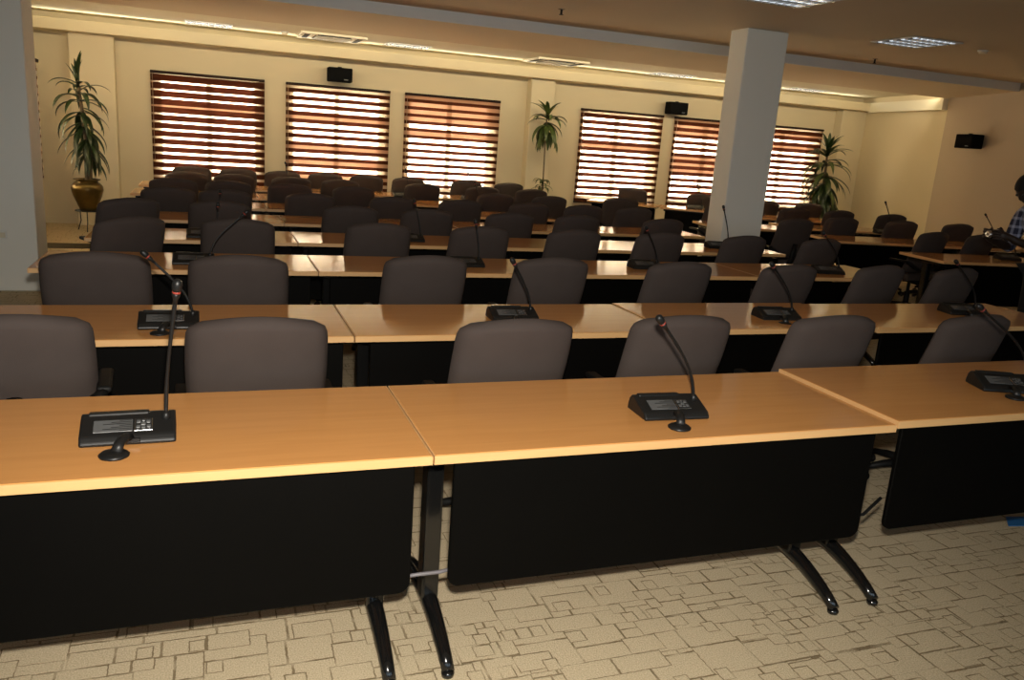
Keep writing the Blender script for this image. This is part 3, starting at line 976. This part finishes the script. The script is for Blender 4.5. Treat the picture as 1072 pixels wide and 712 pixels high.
def plant_brass():
    x, y = -1.53, 12.25
    s = thing('plant_stand', 'thin black iron stand under the brass urn', 'plant stand', (x, y, 0))
    for k in range(3):
        a = k*2*pi/3 + .5
        MB().tube([(.17*cos(a), .17*sin(a), 0), (.12*cos(a), .12*sin(a), .13), (.13*cos(a), .13*sin(a), .262)], .007, 'iron', 8).build('leg', s)
    mb = MB()
    mb.lathe([(0, .262), (.16, .262), (.165, .268), (.16, .274), (0, .274)], 'iron', 24)
    mb.build('tray', s)
    t = thing('potted_plant', 'tall dracaena in a brass urn by the left pilaster', 'plant', (x, y, .275), 0, 'potted dracaenas along the window wall')
    MB().lathe([(0, 0), (.10, 0), (.105, .015), (.13, .08), (.175, .19), (.195, .27), (.19, .32), (.155, .36), (.13, .372), (.135, .39), (.165, .402), (.165, .412), (.135, .41), (.125, .38), (0, .375)], 'brass', 32).build('pot', t)
    mb = MB()
    mb.tube([(0, 0, .33), (.01, .01, .9), (-.02, .0, 1.35), (-.05, .0, 1.66)], [.028, .026, .022, .018], 'bark', 10)
    mb.tube([(.04, .02, .39), (.06, .02, .70), (.07, .03, .92)], [.022, .02, .016], 'bark', 10)
    mb.build('stem', t)
    mb = MB()
    for (cx, cy, zb, n, L0, up, dr, w) in ((-.05, 0, 1.64, 6, .34, 1.3, .35, .030), (-.05, 0, 1.56, 8, .40, .6, 1.7, .034), (-.04, 0, 1.44, 10, .46, .15, 1.8, .038),
                                        (-.02, 0, 1.26, 12, .48, -.2, 1.6, .034), (.0, 0, 1.08, 15, .46, -.5, 1.2, .034), (.03, .02, .92, 15, .44, -.65, 1.1, .034), (.05, .02, .76, 13, .36, -.7, 1.0, .030)):
        for k in range(n):
            az = 2*pi*k/n + random.uniform(-.3, .3)
            leafmesh(mb, (cx, cy, zb + random.uniform(-.06, .06)), az, L0*random.uniform(.8, 1.15), up + random.uniform(-.18, .18), dr*random.uniform(.8, 1.2), w, 'leaf')
    mb.build('foliage', t)
plant_brass()
def plant_thin():
    x, y = 5.04, 12.45
    t = thing('potted_plant', 'thin-stemmed dracaena with one high leaf crown, between the third and fourth windows', 'plant', (x, y, 0), 0, 'potted dracaenas along the window wall')
    MB().lathe([(0, 0), (.12, 0), (.17, .30), (.18, .32), (.165, .32), (.15, .29), (0, .285)], 'terracotta', 24).build('pot', t)
    mb = MB().tube([(0, 0, .28), (.01, 0, .9), (-.005, 0, 1.5), (-.01, 0, 1.98)], [.016, .012, .011, .012], 'bark', 8)
    mb.build('stem', t)
    mb = MB()
    for (zb, n, L0, up, dr, w) in ((2.0, 7, .34, .95, 1.0, .036), (1.94, 10, .38, .3, 1.9, .040), (1.86, 14, .40, -.4, 1.6, .042), (1.76, 14, .38, -.8, 1.0, .042), (.93, 10, .20, .75, 2.5, .022), (.86, 8, .20, .3, 2.0, .022)):
        for k in range(n):
            az = 2*pi*k/n + random.uniform(-.3, .3)
            leafmesh(mb, (0, 0, zb + random.uniform(-.03, .03)), az, L0*random.uniform(.8, 1.15), up + random.uniform(-.2, .2), dr*random.uniform(.8, 1.2), w, 'leafb')
    mb.build('foliage', t)
plant_thin()
def plant_corner():
    x, y = 10.52, 12.35
    t = thing('potted_plant', 'tall bushy dracaena standing in the far right corner', 'plant', (x, y, 0), 0, 'potted dracaenas along the window wall')
    MB().lathe([(0, 0), (.15, 0), (.20, .34), (.215, .36), (.20, .36), (.18, .33), (0, .325)], 'terracotta', 24).build('pot', t)
    mb = MB()
    mb.tube([(0, 0, .32), (.02, 0, .9), (0, 0, 1.4), (-.02, 0, 1.8)], [.03, .027, .022, .018], 'bark', 10)
    mb.tube([(.08, .02, .32), (.12, .02, .8), (.16, .02, 1.2)], [.022, .02, .016], 'bark', 10)
    mb.build('stem', t)
    mb = MB()
    for (cx, zb, n, L0, up, dr, w) in ((-.02, 1.80, 9, .40, 1.1, .7, .034), (-.02, 1.70, 12, .50, .6, 1.3, .038), (-.01, 1.55, 15, .56, .2, 1.6, .040), (0, 1.35, 18, .58, -.2, 1.5, .042),
                                (.0, 1.15, 20, .56, -.5, 1.2, .042), (.08, .98, 20, .50, -.6, 1.1, .040), (.12, .8, 18, .42, -.7, 1.0, .036)):
        for k in range(n):
            az = 2*pi*k/n + random.uniform(-.3, .3)
            leafmesh(mb, (cx, 0, zb + random.uniform(-.06, .06)), az, L0*random.uniform(.8, 1.1), up + random.uniform(-.2, .2), dr*random.uniform(.8, 1.2), w, 'leafb' if random.random() < .35 else 'leaf')
    mb.build('foliage', t)
plant_corner()

# ------------------------------------------------------------------ the person
def skin_mesh(name, V, E, R, mat, root=0, sub=2, parent=None):
    me = bpy.data.meshes.new(name)
    me.from_pydata([tuple(v) for v in V], E, [])
    o = bpy.data.objects.new(name, me); COL.objects.link(o)
    md = o.modifiers.new('skin', 'SKIN')
    md.use_smooth_shade = True
    for i, r in enumerate(R):
        sv = me.skin_vertices[0].data[i]
        sv.radius = (r, r) if not isinstance(r, tuple) else r
        sv.use_root = (i == root)
    sd = o.modifiers.new('sub', 'SUBSURF'); sd.levels = sub; sd.render_levels = sub
    dg = bpy.context.evaluated_depsgraph_get()
    dg.update()
    m2 = bpy.data.meshes.new_from_object(o.evaluated_get(dg))
    o.modifiers.clear()
    o.data = m2
    m2.name = name
    m2.materials.clear(); m2.materials.append(M[mat])
    for p in m2.polygons:
        p.use_smooth = True
    if parent is not None:
        o.parent = parent
    return o

def person():
    # local frame: faces -y, origin on the floor between the feet
    px, py = 6.20, 4.55
    t = thing('person', 'standing person in plaid shirt and black trousers looking down at a camera', 'person', (px, py, 0), radians(-88))
    V = [(0, .0, .90),            # 0 pelvis
         (0, -.04, 1.05), (0, -.12, 1.19), (0, -.21, 1.31), (0, -.265, 1.38), (0, -.365, 1.43),   # 1-5 spine, neck
         (.095, 0, .84), (.10, -.01, .48), (.105, .02, .10), (.11, -.05, .045), (.115, -.14, .03),    # 6-10 right leg
         (-.095, 0, .84), (-.10, -.01, .48), (-.105, .02, .10), (-.11, -.05, .045), (-.115, -.14, .03),  # 11-15
         (.13, -.195, 1.33), (.185, -.20, 1.30), (.205, -.255, 1.04), (.12, -.60, 1.12), (.085, -.655, 1.15),   # 16-20 arm
         (-.13, -.195, 1.33), (-.185, -.20, 1.30), (-.205, -.255, 1.04), (-.12, -.60, 1.12), (-.085, -.655, 1.15)]
    E = [(0, 1), (1, 2), (2, 3), (3, 4), (4, 5), (0, 6), (6, 7), (7, 8), (8, 9), (9, 10), (0, 11), (11, 12), (12, 13), (13, 14), (14, 15),
         (3, 16), (16, 17), (17, 18), (18, 19), (19, 20), (3, 21), (21, 22), (22, 23), (23, 24), (24, 25)]
    R = [(.15, .105), (.135, .095), (.145, .10), (.12, .085), .055, .05,
         .082, .058, .042, .04, .028, .082, .058, .042, .04, .028,
         .06, .052, .042, .030, .026, .06, .052, .042, .030, .026]
    # head on the neck, tilted down
    hc = Vector((0, -.445, 1.50))
    n0 = len(V)
    V += [tuple(hc + Vector((0, .02, .0)))]; E += [(5, n0)]; R += [.06]
    # fingers: four and a thumb on each hand, closed round the camera
    for s, wi in ((1, 20), (-1, 25)):
        w = Vector(V[wi])
        palm = w + Vector((-s*.012, -.04, .012))
        n1 = len(V); V.append(tuple(palm)); E.append((wi, n1)); R.append((.026, .018))
        for k in range(4):
            bz_ = .028 - k*.019
            L = (.9, 1.0, .95, .75)[k]
            a = palm + Vector((-s*.004, -.028, bz_))
            b = a + Vector((-s*.010, -.026*L, .002))
            c = b + Vector((-s*.026*L, -.010, 0))
            e = c + Vector((-s*.020*L, .010, -.002))
            i0 = len(V)
            V += [tuple(a), tuple(b), tuple(c), tuple(e)]
            E += [(n1, i0), (i0, i0+1), (i0+1, i0+2), (i0+2, i0+3)]
            R += [.0095, .009, .0085, .0075]
        a = palm + Vector((-s*.018, .004, .02)); b = a + Vector((-s*.018, -.012, .016)); c = b + Vector((-s*.018, -.014, .004))
        i0 = len(V); V += [tuple(a), tuple(b), tuple(c)]; E += [(n1, i0), (i0, i0+1), (i0+1, i0+2)]; R += [.012, .0105, .009]
    body = skin_mesh('body', V, E, R, 'skin', 0, 2, t)
    # head: shaped skull with brow, nose, mouth, chin and ears, joined to the body mesh
    hb = bmesh.new()
    bmesh.ops.create_icosphere(hb, subdivisions=4, radius=1)
    for v in hb.verts:
        x, y, z = v.co
        X, Y, Z = x*.074, y*.096, z*.118
        if z < 0:
            X *= 1 - .28*(-z)**1.5; Y *= 1 - .12*(-z)
        if y < 0:
            # face: flatten, brow, eye sockets, nose, lips, chin
            f = -y
            Y *= .93
            for (cx, cz, sx, sz, amp) in ((0, -.16, .16, .20, -.020), (0, .02, .11, .2, -.010), (.33, .10, .16, .10, .010), (-.33, .10, .16, .10, .010),
                                   (.3, .25, .3, .08, -.004), (-.3, .25, .3, .08, -.004), (0, -.50, .26, .06, -.007), (0, -.58, .28, .05, -.006), (0, -.54, .3, .02, .004), (0, -.86, .25, .16, -.010)):
                Y += amp*math.exp(-((x-cx)/sx)**2 - ((z-cz)/sz)**2)*min(1, f*2)
        v.co = Vector((X, Y, Z))
    for s in (-1, 1):
        r = bmesh.ops.create_icosphere(hb, subdivisions=2, radius=1)
        for v in r['verts']:
            x, y, z = v.co
            v.co = Vector((s*(.076 + .008*x*1.0), .012 + y*.018 + z*.006, -.008 + z*.031))
    mt = Matrix.Translation(hc) @ Matrix.Rotation(radians(38), 4, 'X')
    hb.transform(mt)
    for f in hb.faces:
        f.smooth = True
    bm = bmesh.new(); bm.from_mesh(body.data)
    me = bpy.data.meshes.new('h'); hb.to_mesh(me); hb.free(); bm.from_mesh(me)
    bm.to_mesh(body.data); bm.free(); bpy.data.meshes.remove(me)
    for p in body.data.polygons:
        p.use_smooth = True
    mb = MB()
    for s in (-1, 1):
        mb.sphere((s*.027, -.082, .012), .0125, 'eye', 2, mt)
        mb.sphere((s*.027, -.092, .012), .006, 'hair', 2, mt)
    mb.build('eyes', t)
    # close-cropped hair cap
    mb = MB()
    tb = bmesh.new(); bmesh.ops.create_icosphere(tb, subdivisions=4, radius=1)
    kill = [v for v in tb.verts if (v.co.z < .38 and v.co.y < -.25) or v.co.z < -.45 or (v.co.y < .25 and v.co.z < .12)]
    bmesh.ops.delete(tb, geom=kill, context='VERTS')
    for v in tb.verts:
        v.co = Vector((v.co.x*.081, v.co.y*.103, v.co.z*.126))
    bmesh.ops.solidify(tb, geom=list(tb.faces), thickness=.006)
    mb._merge(tb, 'hair', True, mt)
    mb.build('hair', t)
    # shirt and trousers follow the body a little larger
    iv = [0, 1, 2, 3, 4, 16, 17, 18, 21, 22, 23]
    mpx = {v: i for i, v in enumerate(iv)}
    VV = [list(V[i]) for i in iv]; VV[4] = [0, -.255, 1.368]
    EE = [(mpx[a], mpx[b]) for a, b in E if a in mpx and b in mpx]
    RR = [(R[i][0]+.018, R[i][1]+.018) if isinstance(R[i], tuple) else R[i]+.016 for i in iv]
    # sleeves reach down the forearm
    for (w, el) in ((18, 19), (23, 24)):
        a = Vector(V[w]); b = Vector(V[el]); VV.append(tuple(a + (b-a)*.15)); EE.append((mpx[w], len(VV)-1)); RR.append(.046)
    skin_mesh('shirt', VV, EE, RR, 'shirt', 0, 2, t)
    iv = [0, 6, 7, 8, 11, 12, 13]
    mpx = {v: i for i, v in enumerate(iv)}
    VV = [list(V[i]) for i in iv]; VV[0] = [0, 0, .93]; VV[3][2] = .09; VV[6][2] = .09
    RR = [(.16, .12), .10, .078, .068, .10, .078, .068]
    skin_mesh('trousers', VV, [(mpx[a], mpx[b]) for a, b in E if a in mpx and b in mpx], RR, 'trouser', 0, 2, t)
    for s in (-1, 1):
        mb = MB()
        prof = [(.07, 0), (.075, .05), (.05, .085), (-.02, .08), (-.08, .06), (-.17, .045), (-.205, .03), (-.21, 0)]
        mb.prism(prof, 'x', -.045, .045, 'shoe', .012, 3, True, Matrix.Translation((s*.11, 0, 0)))
        mb.build('shoe', t)
    # the camera in the hands
    c = thing('camera', 'dark compact camera with a silver front held by the standing person', 'camera', (0, 0, 0))
    R3 = Matrix.Rotation(radians(-88), 4, 'Z')
    p = R3 @ Vector((0, -.725, 1.16))
    c.location = (px+p.x, py+p.y, p.z); c.rotation_euler = (0, 0, radians(-88))
    MB().box(-.062, .062, -.018, .018, -.036, .036, 'softblack', .008, 2).build('camera_body', c)
    mb = MB().lathe([(0, .016), (.028, .016), (.029, .03), (.025, .05), (.02, .052), (0, .046)], 'silver', 20, Matrix.Rotation(radians(90), 4, 'X'))
    mb.build('lens', c)
    MB().box(-.055, -.02, -.019, -.017, .012, .03, 'silver', .001, 1).build('flash_window', c)
    mb = MB().lathe([(0, .036), (.009, .036), (.009, .042), (0, .042)], 'silver', 12, Matrix.Translation((.038, 0, 0)))
    mb.build('shutter_button', c)
person()

# ------------------------------------------------------------------ light
W = bpy.data.worlds.new('daylight'); S.world = W; W.use_nodes = True
nt = W.node_tree
for n in list(nt.nodes):
    nt.nodes.remove(n)
wo = nt.nodes.new('ShaderNodeOutputWorld')
tc = nt.nodes.new('ShaderNodeTexCoord'); sp = nt.nodes.new('ShaderNodeSeparateXYZ')
nt.links.new(tc.outputs['Generated'], sp.inputs[0])
def ramp(ch, lo, hi):
    m = nt.nodes.new('ShaderNodeMapRange'); m.inputs['From Min'].default_value = lo; m.inputs['From Max'].default_value = hi
    nt.links.new(sp.outputs[ch], m.inputs['Value'])
    return m.outputs[0]
# hazy bright sky over sunlit paving on the window side, cooler open shade on the other
SKY_BACK, SKY_FRONT, GROUND_FRONT = (2.5, 3.1, 3.75), (30, 27, 23), (55, 49, 40)
g = nt.nodes.new('ShaderNodeMix'); g.data_type = 'RGBA'
nt.links.new(ramp('Z', -.22, -.02), g.inputs['Factor'])
g.inputs['A'].default_value = (*GROUND_FRONT, 1); g.inputs['B'].default_value = (*SKY_FRONT, 1)
mx = nt.nodes.new('ShaderNodeMix'); mx.data_type = 'RGBA'
nt.links.new(ramp('Y', -.5, .0), mx.inputs['Factor'])
mx.inputs['A'].default_value = (*SKY_BACK, 1); nt.links.new(g.outputs['Result'], mx.inputs['B'])
bg = nt.nodes.new('ShaderNodeBackground'); bg.inputs['Strength'].default_value = 1.0
nt.links.new(mx.outputs['Result'], bg.inputs['Color'])
nt.links.new(bg.outputs[0], wo.inputs[0])

def lamp(kind, name, loc, rot, energy, col, **kw):
    d = bpy.data.lights.new(name, kind); d.energy = energy; d.color = col
    for k, v in kw.items():
        setattr(d, k, v)
    o = bpy.data.objects.new(name, d); COL.objects.link(o); o.location = loc; o.rotation_euler = rot
    return o
# daylight portals in the real window openings
for a, b in WIN:
    o = lamp('AREA', 'window_portal', ((a+b)/2, YW+.21, (WZ0+WZ1)/2), (-pi/2, 0, 0), 1, (1, 1, 1), shape='RECTANGLE', size=b-a-.14, size_y=WZ1-WZ0-.09)
    o.data.cycles.is_portal = True
o = lamp('AREA', 'window_portal', (XL-.19, (LW[0]+LW[1])/2, 1.39), (0, -pi/2, 0), 1, (1, 1, 1), shape='RECTANGLE', size=1.46, size_y=LW[1]-LW[0])
o.data.cycles.is_portal = True
for a, b in BW:
    o = lamp('AREA', 'window_portal', ((a+b)/2, -4.19, 1.55), (pi/2, 0, 0), 1, (1, 1, 1), shape='RECTANGLE', size=b-a, size_y=1.5)
    o.data.cycles.is_portal = True
# warm strip lamp on the back face of the bulkhead, lighting the recess and the walls beyond
lamp('AREA', 'cove_lamp', (4.45, BY1+.012, (BZ+ZT)/2+.01), (pi/2+.50, 0, 0), 135, (1, .87, .62), shape='RECTANGLE', size=13.0, size_y=.05)
# and a weaker one on the cornice, added to brighten the recess ceiling
lamp('AREA', 'cove_lamp', (4.6, CY+.06, CZ1+.012), (pi+radians(62), 0, 0), 26, (1, .90, .68), shape='RECTANGLE', size=13.4, size_y=.03)
# the flash on the photographer's camera
fl = lamp('SPOT', 'camera_flash', (.02, .03, H_CAM+.13), (0, 0, 0), 430, (1, .93, .82), spot_size=radians(105), spot_blend=.9, shadow_soft_size=.03)
aim = Vector((.75, 2.6, .75)) - Vector(fl.location)
fl.rotation_euler = aim.to_track_quat('-Z', 'Y').to_euler()

S.view_settings.view_transform = 'Standard'
S.view_settings.look = 'None'
S.view_settings.gamma = 1
S.view_settings.exposure = 0
S.view_settings.use_curve_mapping = False
try:
    S.cycles.use_denoising = True
    S.cycles.max_bounces = 8
    S.cycles.diffuse_bounces = 4
    S.cycles.transparent_max_bounces = 16
    S.cycles.caustics_reflective = False
    S.cycles.caustics_refractive = False
    S.cycles.sample_clamp_indirect = 4
except Exception:
    pass
